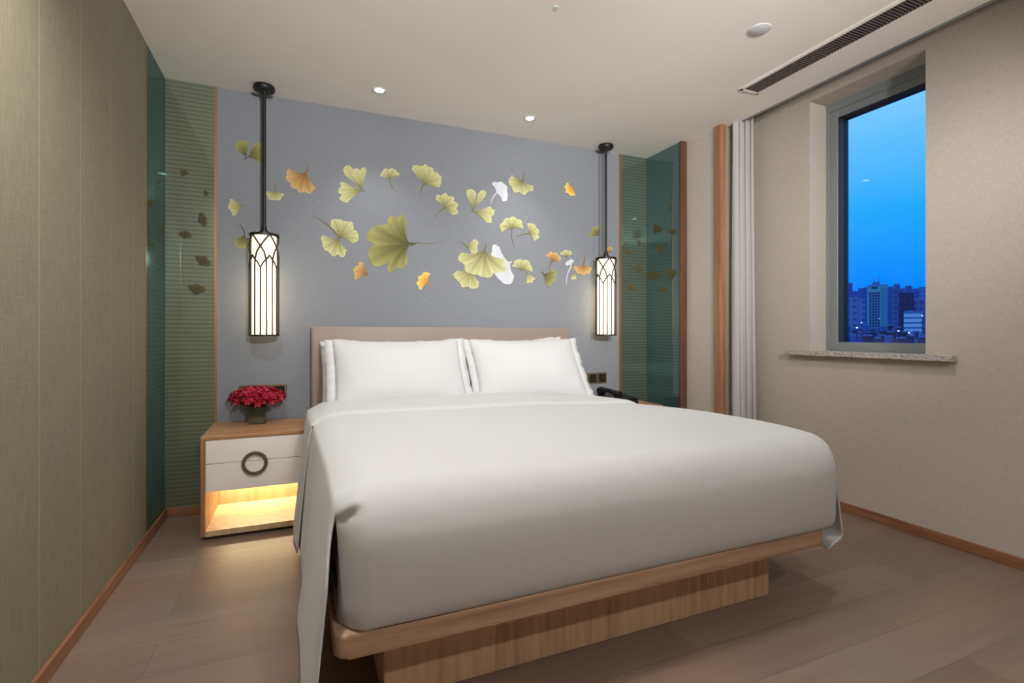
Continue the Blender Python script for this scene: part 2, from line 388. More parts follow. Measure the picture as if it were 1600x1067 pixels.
def leaf(bm, uvl, proj, bx, by, d, R, spread, col, lobes=3, stem=None, prof=None, off=0.001, wob=0.0):
    """a fan leaf: base point, direction and radius on the wall picture; proj maps them on the real surface"""
    na, nr = max(14, int(spread/5)), 7
    lob = lobes
    def rr(a):
        if prof:
            for (a0, r0), (a1, r1) in zip(prof, prof[1:]):
                if a0 <= a <= a1:
                    k = sstep(a0, a1, a) * 0.5 + (a-a0)/max(1e-6, a1-a0)*0.5; return r0+(r1-r0)*k
            return prof[-1][1]
        k = (a-(d-spread/2))/spread
        r = R*(0.86+0.14*abs(math.sin(PI*k*lob+0.35*wob)))*(1+0.03*math.sin(k*31+wob))
        return r*(0.86+0.14*sstep(0, 0.12, min(k, 1-k)))
    a0 = prof[0][0] if prof else d-spread/2; a1 = prof[-1][0] if prof else d+spread/2
    dm = (a0+a1)/2
    rows = []
    for i in range(nr+1):
        q = i/nr; row = []
        for j in range(na+1):
            a = a0+(a1-a0)*j/na; r = rr(a)*q
            w = 0.45+0.55*min(1, q**0.55)
            th = math.radians(dm+(a-dm)*w)
            v = bm.verts.new(proj(bx+r*math.cos(th), by-r*math.sin(th), off)); row.append((v, j/na, q))
        rows.append(row)
    for i in range(nr):
        for j in range(na):
            q4 = (rows[i][j], rows[i][j+1], rows[i+1][j+1], rows[i+1][j])
            try: f = bm.faces.new([t[0] for t in q4])
            except ValueError: continue
            f.material_index = col
            for l, t in zip(f.loops, q4): l[uvl].uv = (t[1], t[2])
    # short neck and curved stem
    if stem:
        sx, sy = stem; L = math.hypot(sx-bx, sy-by); nx, ny = -(sy-by)/L, (sx-bx)/L
        hw0, hw1 = max(0.9, R*0.045), 0.35; N = 8; rows = []
        for i in range(N+1):
            q = i/N; bend = math.sin(q*PI)*L*0.08
            cx, cy = bx+(sx-bx)*q+nx*bend, by+(sy-by)*q+ny*bend; h = hw0+(hw1-hw0)*q
            rows.append((bm.verts.new(proj(cx+nx*h, cy+ny*h, off)), bm.verts.new(proj(cx-nx*h, cy-ny*h, off))))
        for a, b_ in zip(rows, rows[1:]):
            f = bm.faces.new((a[0], a[1], b_[1], b_[0])); f.material_index = col
            for l in f.loops: l[uvl].uv = (0.5, 0.1 if col != 4 else 0.9)
def back_proj(px, py, off): return on_y(px, py, YB-off)

def side_glass(name, label, x0, x1, y0, y1, face_x, sx):
    t = thing(name, label, 'glass panel', (0, 0, 0)); return t
gl = thing('glass_panel', 'green striped reflective glass in the left corner behind the nightstand', 'glass panel', (-0.6, YB, BH))
def tpart(t, name, bm, m, **k):
    o = link(name, bm, m, **k); o.parent = t; o.matrix_parent_inverse = Matrix.Translation(t.location).inverted(); return o
bm = bmesh.new(); box(bm, XL+0.001, -0.483, YB-0.004, YB+0.008, BH, CEIL); tpart(gl, 'back_pane', bm, M['glass_stripe'])
bm = bmesh.new(); box(bm, XL-0.010, XL, 3.107, YB-0.005, BH, CEIL); tpart(gl, 'side_pane', bm, M['glass_side'])
bm = bmesh.new(); uvl = bm.loops.layers.uv.new('leaf')
p1 = lambda px, py, off: on_y(px, py, YB-0.004-off)
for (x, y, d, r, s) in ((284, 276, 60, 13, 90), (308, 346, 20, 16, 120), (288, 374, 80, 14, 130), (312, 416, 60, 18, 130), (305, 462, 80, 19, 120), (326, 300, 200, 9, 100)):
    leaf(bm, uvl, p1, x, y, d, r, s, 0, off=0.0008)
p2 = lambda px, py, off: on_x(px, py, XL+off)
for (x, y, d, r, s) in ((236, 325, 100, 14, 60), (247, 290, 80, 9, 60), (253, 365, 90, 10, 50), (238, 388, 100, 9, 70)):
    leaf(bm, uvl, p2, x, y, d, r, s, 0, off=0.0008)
tpart(gl, 'printed_leaves', bm, [LM[5]])
gr = thing('glass_panel', 'green striped reflective glass in the right corner beyond the telephone', 'glass panel', (2.6, YB, BH))
bm = bmesh.new(); box(bm, 2.466, XG-0.001, YB-0.004, YB+0.008, BH, CEIL); tpart(gr, 'back_pane', bm, M['glass_stripe_dim_refl'])
bm = bmesh.new(); box(bm, XG, XG+0.010, 3.094, YB-0.005, BH, CEIL); pass
tpart(gr, 'side_pane', bm, M['glass_side'])
bm = bmesh.new(); uvl = bm.loops.layers.uv.new('leaf')
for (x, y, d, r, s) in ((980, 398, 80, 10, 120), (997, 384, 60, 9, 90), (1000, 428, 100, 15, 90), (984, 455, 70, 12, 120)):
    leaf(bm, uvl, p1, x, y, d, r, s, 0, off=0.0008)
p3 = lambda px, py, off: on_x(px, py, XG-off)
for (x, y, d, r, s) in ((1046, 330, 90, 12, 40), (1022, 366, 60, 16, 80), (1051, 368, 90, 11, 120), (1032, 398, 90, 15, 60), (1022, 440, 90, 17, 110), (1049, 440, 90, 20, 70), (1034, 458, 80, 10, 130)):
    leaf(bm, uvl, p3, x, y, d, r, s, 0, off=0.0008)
tpart(gr, 'printed_leaves', bm, [LM[5]])

# ------------------------------------------------------------------ mural panel with painted leaves
mu = thing('wall_mural', 'grey fabric wall panel painted with scattered yellow and white ginkgo leaves behind the bed', 'mural', (1.0, YB, BH))
bm = bmesh.new(); box(bm, -0.471, 2.450, YB, YB+0.011, BH, CEIL); tpart(mu, 'fabric_panel', bm, M['mural'])
bm = bmesh.new(); uvl = bm.loops.layers.uv.new('leaf')
BIG = [(99, 34), (105, 49), (114, 45), (124, 54), (133, 52), (142, 48), (154, 64), (162, 68), (169, 69), (176, 67), (181, 54), (187, 66), (193, 68), (204, 69), (213, 66), (219, 56), (221, 43), (230, 56), (239, 54), (243, 36), (248, 42), (254, 41), (262, 28)]
WHT = [(126, 30), (133, 40), (150, 34), (175, 31), (205, 30), (235, 32), (255, 35), (270, 34), (284, 22)]
LV = [  # bx, by, dir, R, spread, colour, lobes, stem, prof
 (385.5,247,112,29,60,1,1,None,None),(386,246,22,31,88,1,2,(380,251),None),
 (479,269,235,34,133,2,5,(480,256),None),(430,297,262,17,150,0,3,(430,285),None),
 (381,320,192,25,78,0,2,None,None),(382.5,366,252,24,90,1,2,(374,350),None),(399,372,60,12,60,0,1,None,None),
 (566,297,126,46,26,0,1,None,None),(566,297,100,36,46,0,2,None,None),(567,297,188,39,62,0,3,(571,299),None),
 (609,281,92,19,135,0,3,(619,300),None),
 (661,289,100,34,52,0,1,None,None),(661,289,36,31,92,0,2,(657.5,304),None),
 (692.5,326,46,24,165,0,5,(680,341),None),
 (530,372,54,31,150,0,3,None,None),(530,372,236,30,135,0,4,(490,337),None),
 (641,381,180,66,160,1,4,(652,379),BIG),
 (576,429,158,25,88,2,2,None,None),(669,442,150,18,150,3,4,(679,450),None),
 (817,281,243,23,175,0,4,(818,268),None),
 (738.5,330,94,35,34,0,1,None,None),(739,330,62,37,24,0,1,None,None),(739,330,-12,34,56,0,2,(735,332),None),
 (775,302,32,20,165,4,2,(767,318),None),
 (800,358,100,20,195,0,5,(804,385),None),(825,365,22,18,150,0,4,(808,369),None),
 (798,410,200,36,160,4,2,(799,408),WHT),
 (727,384,-8,21,90,0,2,(720,377),None),
 (737,422,242,30,120,0,3,(741,416),None),
 (757,390,262,45,150,0,4,(760,379),None),
 (814.5,423,75,19,165,0,3,None,None),(822,424,-62,20,52,0,2,None,None),
 (863,408,68,15,150,2,4,(858,420),None),(885,402,90,12,130,0,3,None,None),
 (893,415,120,10,120,4,2,(885,444),None),
 (848.6,428,-25,22,105,1,3,(846,424),None),
 (900,424,252,14,44,0,1,None,None),(911.6,413,265,17,150,2,4,(913,399),None),
 (896,293,212,14,150,3,4,None,None),
 (936.5,368,140,16,110,1,2,None,None),(952,396,90,11,80,2,2,None,None),
]
for i, (bx, by, d, R, sprd, c, lb, st, pf) in enumerate(LV):
    leaf(bm, uvl, back_proj, bx, by, d, R, sprd, c, lb, st, pf, off=0.0008+0.0001*i, wob=i*1.3)
# the long pale stem of the largest leaf
leaf(bm, uvl, back_proj, 651, 379, 0, 1, 20, 0, 1, (690, 376), None, off=0.0008)
tpart(mu, 'painted_leaves', bm, LM)

# ------------------------------------------------------------------ ceiling fittings
vis = [thing('downlight', 'small recessed ceiling downlight above the left pillows, the left of two', 'downlight', (0.446, 3.155, CEIL), 'ceiling downlights'),
       thing('downlight', 'small recessed ceiling downlight above the right pillows, the right of two', 'downlight', (1.470, 3.160, CEIL), 'ceiling downlights')]
for i, (x, y, wt, rad, ang, bl) in enumerate(DOWNLIGHTS):
    t = vis[i] if i < 2 else thing('downlight', 'unseen ceiling downlight out of the picture, placed to light the room', 'downlight', (x, y, CEIL), 'downlights out of the picture')
    bm = bmesh.new(); lathe(bm, 0, 0, [(0.028, -0.001), (0.030, -0.004), (0.042, -0.003), (0.043, 0.0)], 32, cap=False); link('trim_ring', bm, M['white_trim'], t, True)
    bm = bmesh.new(); lathe(bm, 0, 0, [(0.0005, -0.0015), (0.028, -0.0015)], 32, cap=False); link('lens', bm, M['led'], t)
    l = bpy.data.lights.new('downlight_beam', 'SPOT'); l.energy = wt; l.spot_size = math.radians(ang); l.spot_blend = bl; l.shadow_soft_size = rad; l.color = WARM
    lo = bpy.data.objects.new('downlight_beam', l); COL.objects.link(lo); lo.parent = t; lo.location = (0, 0, -0.03)
t = thing('smoke_detector', 'round pale disc on the ceiling beside the air grille', 'smoke detector', (2.085, 1.796, CEIL))
bm = bmesh.new(); lathe(bm, 0, 0, [(0.051, 0.0), (0.051, -0.003), (0.047, -0.005), (0.001, -0.006)], 40); link('cover', bm, plain('detector_plastic', lin(206, 206, 210), 0.5), t, True, 40)
t = thing('sprinkler_cap', 'tiny greenish round cap in the ceiling at the top edge', 'sprinkler cap', (1.08, 2.04, CEIL))
bm = bmesh.new(); lathe(bm, 0, 0, [(0.013, 0.0), (0.013, -0.003), (0.001, -0.004)], 24); link('cap', bm, plain('pale_green_cap', lin(205, 222, 200), 0.4), t, True, 40)
# air grille
t = thing('air_grille', 'long linear air conditioning grille with dark slats in the ceiling', 'air grille', (2.555, 1.5, CEIL))
GY0, GY1, GX0, GX1 = 0.9, 2.285, 2.48, 2.63
bm = bmesh.new()
for a in ((GX0, GX0+0.022, GY0, GY1), (GX1-0.014, GX1, GY0, GY1), (GX0, GX1, GY1-0.018, GY1), (GX0, GX1, GY0, GY0+0.018)):
    box(bm, a[0], a[1], a[2], a[3], CEIL-0.005, CEIL+0.0, 0.001, 1)
box(bm, GX0-0.006, GX0-0.002, GY0, GY1, CEIL-0.003, CEIL)
tpart(t, 'frame', bm, M['ceiling'])
bm = bmesh.new(); box(bm, GX0+0.022, GX1-0.014, GY0+0.018, GY1-0.018, CEIL-0.0012, CEIL-0.0004); tpart(t, 'duct', bm, M['grille_dark'])
bm = bmesh.new(); y = GY0+0.022
while y < GY1-0.02:
    box(bm, GX0+0.022, GX1-0.014, y, y+0.0055, CEIL-0.0045, CEIL-0.001); y += 0.0155
o = tpart(t, 'slats', bm, M['grille'])

for i, (x, y, aim, wt, ang) in enumerate(FILL_LAMPS):
    t = thing('added_fill_lamp', ('added fill light on a slim black stand out of the picture, the nearer to the left wall', 'added fill light on a slim black stand out of the picture, the nearer to the window wall')[i], 'floor lamp', (x, y, 0))
    bm = bmesh.new(); lathe(bm, 0, 0, [(0.001, 0.0), (0.14, 0.0), (0.14, 0.012), (0.02, 0.022), (0.001, 0.024)], 32); link('base', bm, M['black'], t, True, 40)
    bm = bmesh.new(); lathe(bm, 0, 0, [(0.010, 0.02), (0.010, 2.0)], 12); link('pole', bm, M['black'], t, True)
    d = (Vector(aim)-Vector((x, y, 2.05))).normalized(); q = d.to_track_quat('-Z', 'Y').to_euler()
    bm = bmesh.new(); lathe(bm, 0, 0, [(0.001, 0.10), (0.05, 0.09), (0.10, 0.03), (0.125, -0.02), (0.122, -0.02), (0.097, 0.028), (0.048, 0.086), (0.001, 0.096)], 32, cap=False)
    o = link('lamp_head', bm, M['white_trim'], t, True); o.location = (0, 0, 2.05); o.rotation_euler = q
    l = bpy.data.lights.new('fill_beam', 'SPOT'); l.energy = wt; l.color = WARM; l.shadow_soft_size = 0.10; l.spot_size = math.radians(ang); l.spot_blend = 0.9
    lo = bpy.data.objects.new('fill_beam', l); COL.objects.link(lo); lo.parent = t; lo.location = Vector((0, 0, 2.05))+d*0.03; lo.rotation_euler = q
# ------------------------------------------------------------------ pendant lamps
def glow_mat():
    m, n, b = newmat('glowing_shade')
    b.inputs['Base Color'].default_value = lin(250, 240, 220)
    z = comp(n, mapped(n), 2)
    k = math_(n, 'DIVIDE', z, 0.6)
    col = ramp(n, k, [(0.0, (1, 0.76, 0.40, 1)), (0.25, (1, 0.82, 0.52, 1)), (0.7, (1, 0.84, 0.56, 1)), (0.95, (1, 0.84, 0.60, 1))])
    stv = ramp(n, k, [(0.0, (0.45,)*3+(1,)), (0.3, (0.85,)*3+(1,)), (0.62, (1,)*3+(1,)), (0.78, (0.26,)*3+(1,)), (1.0, (0.20,)*3+(1,))])
    n.links.new(col, b.inputs['Emission Color']); n.links.new(math_(n, 'MULTIPLY', stv, 4.2), b.inputs['Emission Strength'])
    return m
M['glow'] = glow_mat()
def pendant(x, y, label, phase):
    Z0 = 1.068; H = 0.608; R = 0.080
    t = thing('pendant_lamp', label, 'pendant lamp', (x, y, Z0), 'pendant lamps beside the bed')
    def P(name, bm, m, smooth=True): return link(name, bm, m, t, smooth, 40)
    top = CEIL-Z0
    bm = bmesh.new(); lathe(bm, 0, 0, [(0.001, top), (0.058, top), (0.060, top-0.008), (0.060, top-0.022), (0.054, top-0.030), (0.02, top-0.034), (0.012, top-0.05)], 40); P('ceiling_canopy', bm, M['black'])
    bm = bmesh.new(); lathe(bm, 0, 0, [(0.0105, H+0.02), (0.0105, top-0.03)], 16); P('rod', bm, M['black'])
    bm = bmesh.new(); lathe(bm, 0, 0, [(0.001, H+0.055), (0.014, H+0.055), (0.016, H+0.045), (0.016, H+0.032), (0.026, H+0.028), (0.026, H+0.008), (0.030, H+0.004), (0.001, H+0.002)], 24); P('collar', bm, M['black'])
    bm = bmesh.new(); lathe(bm, 0, 0, [(0.001, H-0.004), (R, H-0.004), (R+0.003, H-0.002), (R+0.003, H+0.009), (R, H+0.011), (0.001, H+0.012)], 48); P('top_cap', bm, M['black'])
    bm = bmesh.new(); lathe(bm, 0, 0, [(R-0.012, 0.0), (R+0.003, 0.0), (R+0.003, 0.010), (R-0.012, 0.010), (R-0.012, 0.0)], 48, cap=False); P('bottom_ring', bm, M['black'])
    bm = bmesh.new(); lathe(bm, 0, 0, [(0.0005, 0.004), (R-0.014, 0.004), (R-0.012, 0.008), (R-0.012, H-0.005)], 48, cap=False); P('shade', bm, M['glow'])
    bm = bmesh.new()
    def ln(pts, r=0.0048):
        # pts: (deg, z) control points, smoothed
        o = []
        for i in range(len(pts)-1):
            for k in range(6):
                q = k/6; a = pts[i][0]+(pts[i+1][0]-pts[i][0])*q; z = pts[i][1]+(pts[i+1][1]-pts[i][1])*q; o.append((a, z))
        o.append(pts[-1]); tube(bm, [(R*math.cos(math.radians(a)), R*math.sin(math.radians(a)), z) for a, z in o], r, 6)
    zt, zx, zp, zk, za = H, H-0.072, H-0.125, H-0.150, H-0.200
    for k in range(5):
        c = phase+72*k
        for s in (-1, 1):
            ln([(c+36*s, zt), (c+20*s, zx+0.042), (c, zx), (c-15*s, zx-0.036), (c-22*s, zk), (c-24*s, zk-0.04), (c-24*s, 0.005)])
            ln([(c+36*s, zp), (c+24*s, zk), (c+12*s, zk-0.018), (c, za)])
        ln([(c, za), (c, 0.005)])
    P('lattice', bm, M['lattice'])
    return t
    l = bpy.data.lights.new('lamp_bulb', 'POINT'); l.energy = 3.0; l.color = (1, 0.80, 0.50); l.shadow_soft_size = 0.05
    lo = bpy.data.objects.new('lamp_bulb', l); COL.objects.link(lo); lo.parent = t; lo.location = (0, 0.0, -0.07)
    return t
# direction from each lamp toward the viewer sets the phase of the lattice
a1 = math.degrees(math.atan2(-3.38, 0.2045))
pendant(-0.2045, 3.38, 'left pendant lamp, glowing cylinder in dark lattice above the flower nightstand', a1-15)
a2 = math.degrees(math.atan2(-3.38, -2.24))
pendant(2.24, 3.38, 'right pendant lamp, glowing cylinder in dark lattice above the telephone', a2-15)

# ------------------------------------------------------------------ switches
def switches(cx, label):
    t = thing('switch_panel', label, 'switches', (cx, YB, 0.72), 'wall switch panels')
    for k in range(3):
        x = (k-1)*0.0905
        bm = bmesh.new(); box(bm, x-0.043, x+0.043, -0.009, -0.0002, -0.043, 0.043, 0.002, 1); f = link('frame', bm, M['switch_gold'], t)
        bm = bmesh.new()
        if k == 1: [box(bm, x-0.032, x+0.032, -0.0115, -0.009, z0, z0+0.0195, 0.001, 1) for z0 in (-0.032, -0.0105, 0.011)]
        elif k == 2: box(bm, x-0.032, x+0.032, -0.0115, -0.009, -0.032, 0.032, 0.001, 1)
        else: box(bm, x-0.032, x-0.001, -0.0115, -0.009, -0.032, 0.032, 0.001, 1); box(bm, x+0.001, x+0.032, -0.0115, -0.009, -0.032, 0.032, 0.001, 1)
        link('switch_face', bm, M['switch_black'], f)
        if k == 2 or k == 0:
            bm = bmesh.new()
            box(bm, x-0.012, x-0.008, -0.0125, -0.0115, -0.006, 0.008); box(bm, x+0.008, x+0.012, -0.0125, -0.0115, -0.006, 0.008)
            link('socket_marks', bm, M['switch_gold'], f)
switches(-0.217, 'row of black switches with gold frames behind the red flowers')
switches(2.189, 'row of black switches with gold frames above the telephone')

# ------------------------------------------------------------------ nightstands
def nightstand(x0, x1, label, hx):
    y0, y1, H = 3.03, 3.486, 0.544; T = 0.022
    t = thing('nightstand', label, 'nightstand', ((x0+x1)/2, (y0+y1)/2, 0), 'oak nightstands')
    def P(name, bm, m, **k): return tpart(t, name, bm, m, **k)
    bm = bmesh.new(); box(bm, x0, x1, y0, y1, H-T, H, 0.002, 1); P('top', bm, M['stand_oak'])
    for xa in (x0, x1-T):
        bm = bmesh.new(); box(bm, xa, xa+T, y0, y1, 0.018, H-T, 0.001, 1); P('side', bm, M['stand_oak_z'])
    bm = bmesh.new(); box(bm, x0+T, x1-T, y0, y1, 0.018, 0.018+T+0.008, 0.001, 1); P('shelf', bm, M['pale_oak'])
    bm = bmesh.new(); box(bm, x0+T, x1-T, y1-0.012, y1, 0.048, H-T); P('back_board', bm, M['pale_oak'])
    bm = bmesh.new(); box(bm, x0+0.02, x1-0.02, y0+0.02, y1-0.01, 0.0, 0.018); P('foot', bm, M['dark_wood'])
    zc, zb = 0.398, 0.252
    bm = bmesh.new(); box(bm, x0+T, x1-T, y0+0.022, y1-0.014, zb+0.002, zb+0.014); P('divider', bm, M['stand_oak'])
    bm = bmesh.new(); box(bm, x0+T+0.001, x1-T-0.001, y0+0.002, y0+0.021, zc+0.0012, H-T-0.001, 0.001, 1); d1 = P('drawer', bm, M['lacquer'])
    bm = bmesh.new(); box(bm, x0+T+0.001, x1-T-0.001, y0+0.002, y0+0.021, zb, zc-0.0012, 0.001, 1); d2 = P('drawer', bm, M['lacquer'])
    bm = bmesh.new(); N = 48
    prof = [(0.047, 0.0), (0.046, -0.010), (0.049, -0.014), (0.060, -0.014), (0.064, -0.008), (0.064, 0.0)]
    rg = []
    for k in range(N):
        a = 2*PI*k/N; rg.append([bm.verts.new((hx+r*math.cos(a), y0+0.002+dy, 0.384+r*math.sin(a))) for r, dy in prof])
    for k in range(N):
        A, B = rg[k], rg[(k+1) % N]
        for j in range(len(prof)): bm.faces.new((A[j], B[j], B[(j+1) % len(prof)], A[(j+1) % len(prof)]))
    bmesh.ops.recalc_face_normals(bm, faces=bm.faces[:])
    P('ring_handle', bm, M['bronze'], smooth=True, sharp=40)
    bm = bmesh.new(); box(bm, x0+T+0.01, x1-T-0.01, y1-0.060, y1-0.045, zb-0.006, zb+0.0015); P('light_strip', bm, M['led_strip'])
    l = bpy.data.lights.new('strip_glow', 'AREA'); l.shape = 'RECTANGLE'; l.size = x1-x0-0.08; l.size_y = 0.02; l.energy = 2.2; l.color = (1, 0.86, 0.56)
    lo = bpy.data.objects.new('strip_glow', l); COL.objects.link(lo); lo.parent = t; lo.location = (0, y1-0.053-(y0+y1)/2, zb-0.009)
nightstand(-0.482, 0.052, 'oak nightstand with cream drawers and lit shelf carrying the red flowers', -0.229)
nightstand(1.985, 2.52, 'oak nightstand mostly hidden beyond the bed, carrying the telephone', 2.25)

# ------------------------------------------------------------------ telephone
t = thing('telephone', 'black desk telephone on the far nightstand beside the right pillows', 'telephone', (2.235, 3.215, 0.5442)); t.scale = (1.25, 1.1, 1.2); t.rotation_euler = (0, 0, 0.15)
bm = bmesh.new()
b2 = bmesh.new(); bmesh.ops.create_cube(b2, size=1)
for v in b2.verts: v.co = Vector((v.co.x*0.19, v.co.y*0.20, (0.062 if v.co.y > 0 else 0.040) if v.co.z > 0 else 0.0))
bmesh.ops.bevel(b2, geom=b2.edges[:], offset=0.008, segments=3, affect='EDGES'); merge(bm, b2); link('base', bm, M['phone'], t, True, 40)
bm = bmesh.new(); pts = [(-0.065, -0.10+0.2*k/10, 0.066+0.016*math.sin(PI*k/10)+0.012*k/10) for k in range(11)]
tube(bm, pts, [0.026, 0.027, 0.022, 0.016, 0.015, 0.015, 0.015, 0.016, 0.022, 0.027, 0.026], 14); link('handset', bm, M['phone'], t, True, 50)
bm = bmesh.new()
for i in range(3):
    for j in range(4): box(bm, -0.012+i*0.03, 0.010+i*0.03, -0.07+j*0.026, -0.052+j*0.026, 0.030+j*0.0035, 0.037+j*0.0039, 0.001, 1)
link('keypad', bm, M['phone_key'], t)
bm = bmesh.new(); box(bm, -0.01, 0.075, 0.045, 0.085, 0.049, 0.056, 0.002, 1); link('display', bm, M['switch_black'], t)
bm = bmesh.new(); tube(bm, [(-0.065+0.006*math.cos(k*1.3), -0.10-0.03*math.sin(k/40*PI), 0.055-0.045*k/40+0.006*math.sin(k*1.3)) for k in range(41)], 0.002, 5); link('cord', bm, M['phone'], t, True)

# ------------------------------------------------------------------ flower vase
t = thing('flower_vase', 'square glass vase of dark red orchids on the left nightstand', 'flower vase', (-0.243, 3.372, 0.5442))
def vglass():
    m, n, b = newmat('green_vase_glass'); o = n.nodes['Material Output']
    tr = n.nodes.new('ShaderNodeBsdfTransparent'); tr.inputs[0].default_value = (0.72, 0.80, 0.70, 1)
    g = n.nodes.new('ShaderNodeBsdfGlossy'); g.inputs['Roughness'].default_value = 0.03
    mx = n.nodes.new('ShaderNodeMixShader'); mx.inputs[0].default_value = 0.14
    n.links.new(tr.outputs[0], mx.inputs[1]); n.links.new(g.outputs[0], mx.inputs[2]); n.links.new(mx.outputs[0], o.inputs[0]); return m
bm = bmesh.new(); w = 0.048
for a in ((-w, w, -w, -w+0.004), (-w, w, w-0.004, w), (-w, -w+0.004, -w+0.004, w-0.004), (w-0.004, w, -w+0.004, w-0.004)): box(bm, a[0], a[1], a[2], a[3], 0, 0.105)
box(bm, -w+0.004, w-0.004, -w+0.004, w-0.004, 0, 0.006); link('vase', bm, vglass(), t)
bm = bmesh.new()
for k in range(26):
    a = random.uniform(0, 2*PI); x, y = random.uniform(-0.035, 0.035), random.uniform(-0.035, 0.035)
    tube(bm, [(x*0.6, y*0.6, 0.008), (x, y, 0.06), (x*1.3+0.01*math.cos(a), y*1.3+0.01*math.sin(a), 0.12)], 0.003, 5)
for k in range(12):    # broad leaves wrapped inside the glass
    a = 2*PI*k/12+0.2; r = 0.036
    pv = [bm.verts.new((r*math.cos(a+da)*(1.0), r*math.sin(a+da), z)) for da, z in ((-0.25, 0.01), (0.25, 0.01), (0.32, 0.06), (0.15, 0.10), (-0.15, 0.10), (-0.32, 0.06))]
    bm.faces.new(pv)
link('stems', bm, plain('dark_green_stem', lin(38, 58, 30), 0.6), t, True)
def flower_mesh():
    bm = bmesh.new()
    for k in range(5):
        a = 2*PI*k/5+0.3; L = 0.024; wd = 0.0085
        f = lambda q, s: (math.cos(a)*q*L-math.sin(a)*s*wd*math.sin(PI*min(0.97, q*0.9+0.08)), math.sin(a)*q*L+math.cos(a)*s*wd*math.sin(PI*min(0.97, q*0.9+0.08)), 0.010*q*q+0.003*abs(s)-0.002)
        rows = [[bm.verts.new(f(i/5, s)) for s in (-1, -0.5, 0, 0.5, 1)] for i in range(6)]
        for i in range(5):
            for j in range(4): bm.faces.new((rows[i][j], rows[i][j+1], rows[i+1][j+1], rows[i+1][j]))
    lathe(bm, 0, 0, [(0.0005, 0.0), (0.004, 0.002), (0.005, 0.007), (0.003, 0.012), (0.0005, 0.014)], 8)
    return bm
m, n, b = newmat('crimson_petal')
f_ = noise(n, mapped(n, (40, 40, 40)), 1.0, 2)
n.links.new(ramp(n, f_, [(0.3, lin(128, 8, 34)), (0.6, lin(182, 20, 52)), (0.8, lin(206, 48, 80))]), b.inputs['Base Color']); b.inputs['Roughness'].default_value = 0.55
f0 = link('flower', flower_mesh(), m, t, True); n_fl = 92
bmc = bmesh.new()
for i in range(n_fl):
    o = f0 if i == 0 else f0.copy()
    if i: COL.objects.link(o); o.parent = t
    # golden spiral over a low dome, two thirds of a ball
    k = (i+0.5)/n_fl; zz = 1-1.25*k; ph = i*2.39996
    rr_ = math.sqrt(max(0, 1-zz*zz)); jit = random.uniform(0.86, 1.06)
    d = Vector((rr_*math.cos(ph)*0.142*jit, rr_*math.sin(ph)*0.098*jit, zz*0.062*jit))
    o.location = Vector((0, -0.006, 0.148))+d
    nrm = Vector((rr_*math.cos(ph), rr_*math.sin(ph), zz+0.25)).normalized()
    nrm = (nrm+Vector((random.uniform(-.5, .5), random.uniform(-.5, .5), random.uniform(-.4, .4)))).normalized()
    o.rotation_euler = nrm.to_track_quat('Z', 'Y').to_euler(); s = random.uniform(0.85, 1.2); o.scale = (s, s, s)
    if i % 2 == 0: tube(bmc, [(0, 0, 0.10), tuple(Vector((0, 0, 0.12))+d*0.6), tuple(o.location-nrm*0.003)], 0.0018, 4)
link('sprigs', bmc, plain('red_green_sprig', lin(92, 30, 36), 0.6), t)

# ------------------------------------------------------------------ bed
bx0, bx1, by0, by1 = 0.078, 1.918, 1.338, 3.40
bed = thing('bed', 'wide platform bed with oak base and taupe leather headboard under white bedding', 'bed', (1.0, 2.4, 0))
def rounded_slab(bm, x0, x1, y0, y1, z0, z1, r, bev, seg=8):
    pts = []
    for cx, cy, a0 in ((x1-r, y0+r, -PI/2), (x1-r, y1-r, 0), (x0+r, y1-r, PI/2), (x0+r, y0+r, PI)):
        for k in range(seg+1):
            a = a0+PI/2*k/seg; pts.append((cx+r*math.cos(a), cy+r*math.sin(a)))
    b = bmesh.new(); lo = [b.verts.new((x, y, z0)) for x, y in pts]; hi = [b.verts.new((x, y, z1)) for x, y in pts]; N = len(pts)
    f1 = b.faces.new(lo[::-1]); f2 = b.faces.new(hi)
    for k in range(N): b.faces.new((lo[k], lo[(k+1) % N], hi[(k+1) % N], hi[k]))
    es = [e for e in b.edges if (f1 in e.link_faces) != (f2 in e.link_faces)]
    if bev: bmesh.ops.bevel(b, geom=es, offset=bev, segments=3, affect='EDGES', profile=0.5)
    merge(bm, b)
bm = bmesh.new(); rounded_slab(bm, bx0, bx1, by0, by1, 0.250, 0.312, 0.035, 0.010); tpart(bed, 'platform', bm, M['oak_x'], smooth=True, sharp=40)
bm = bmesh.new(); box(bm, 0.224, 1.79, 1.497, 3.3, 0.0, 0.250, 0.002, 1); tpart(bed, 'plinth', bm, M['oak_z'])
bm = bmesh.new(); rounded_slab(bm, 0.062, 1.925, 3.402, 3.478, 0.10, 1.128, 0.02, 0.014); 
tpart(bed, 'headboard', bm, M['leather'], smooth=True, sharp=50)
bm = bmesh.new(); box(bm, 0.30, 1.70, 3.472, 3.499, 0.4, 0.9); tpart(bed, 'wall_mount', bm, M['dark_wood'])
bm = bmesh.new(); rounded_slab(bm, 0.105, 1.885, 1.375, 3.395, 0.3125, 0.640, 0.10, 0.05); tpart(bed, 'mattress', bm, M['mattress'], smooth=True, sharp=60)

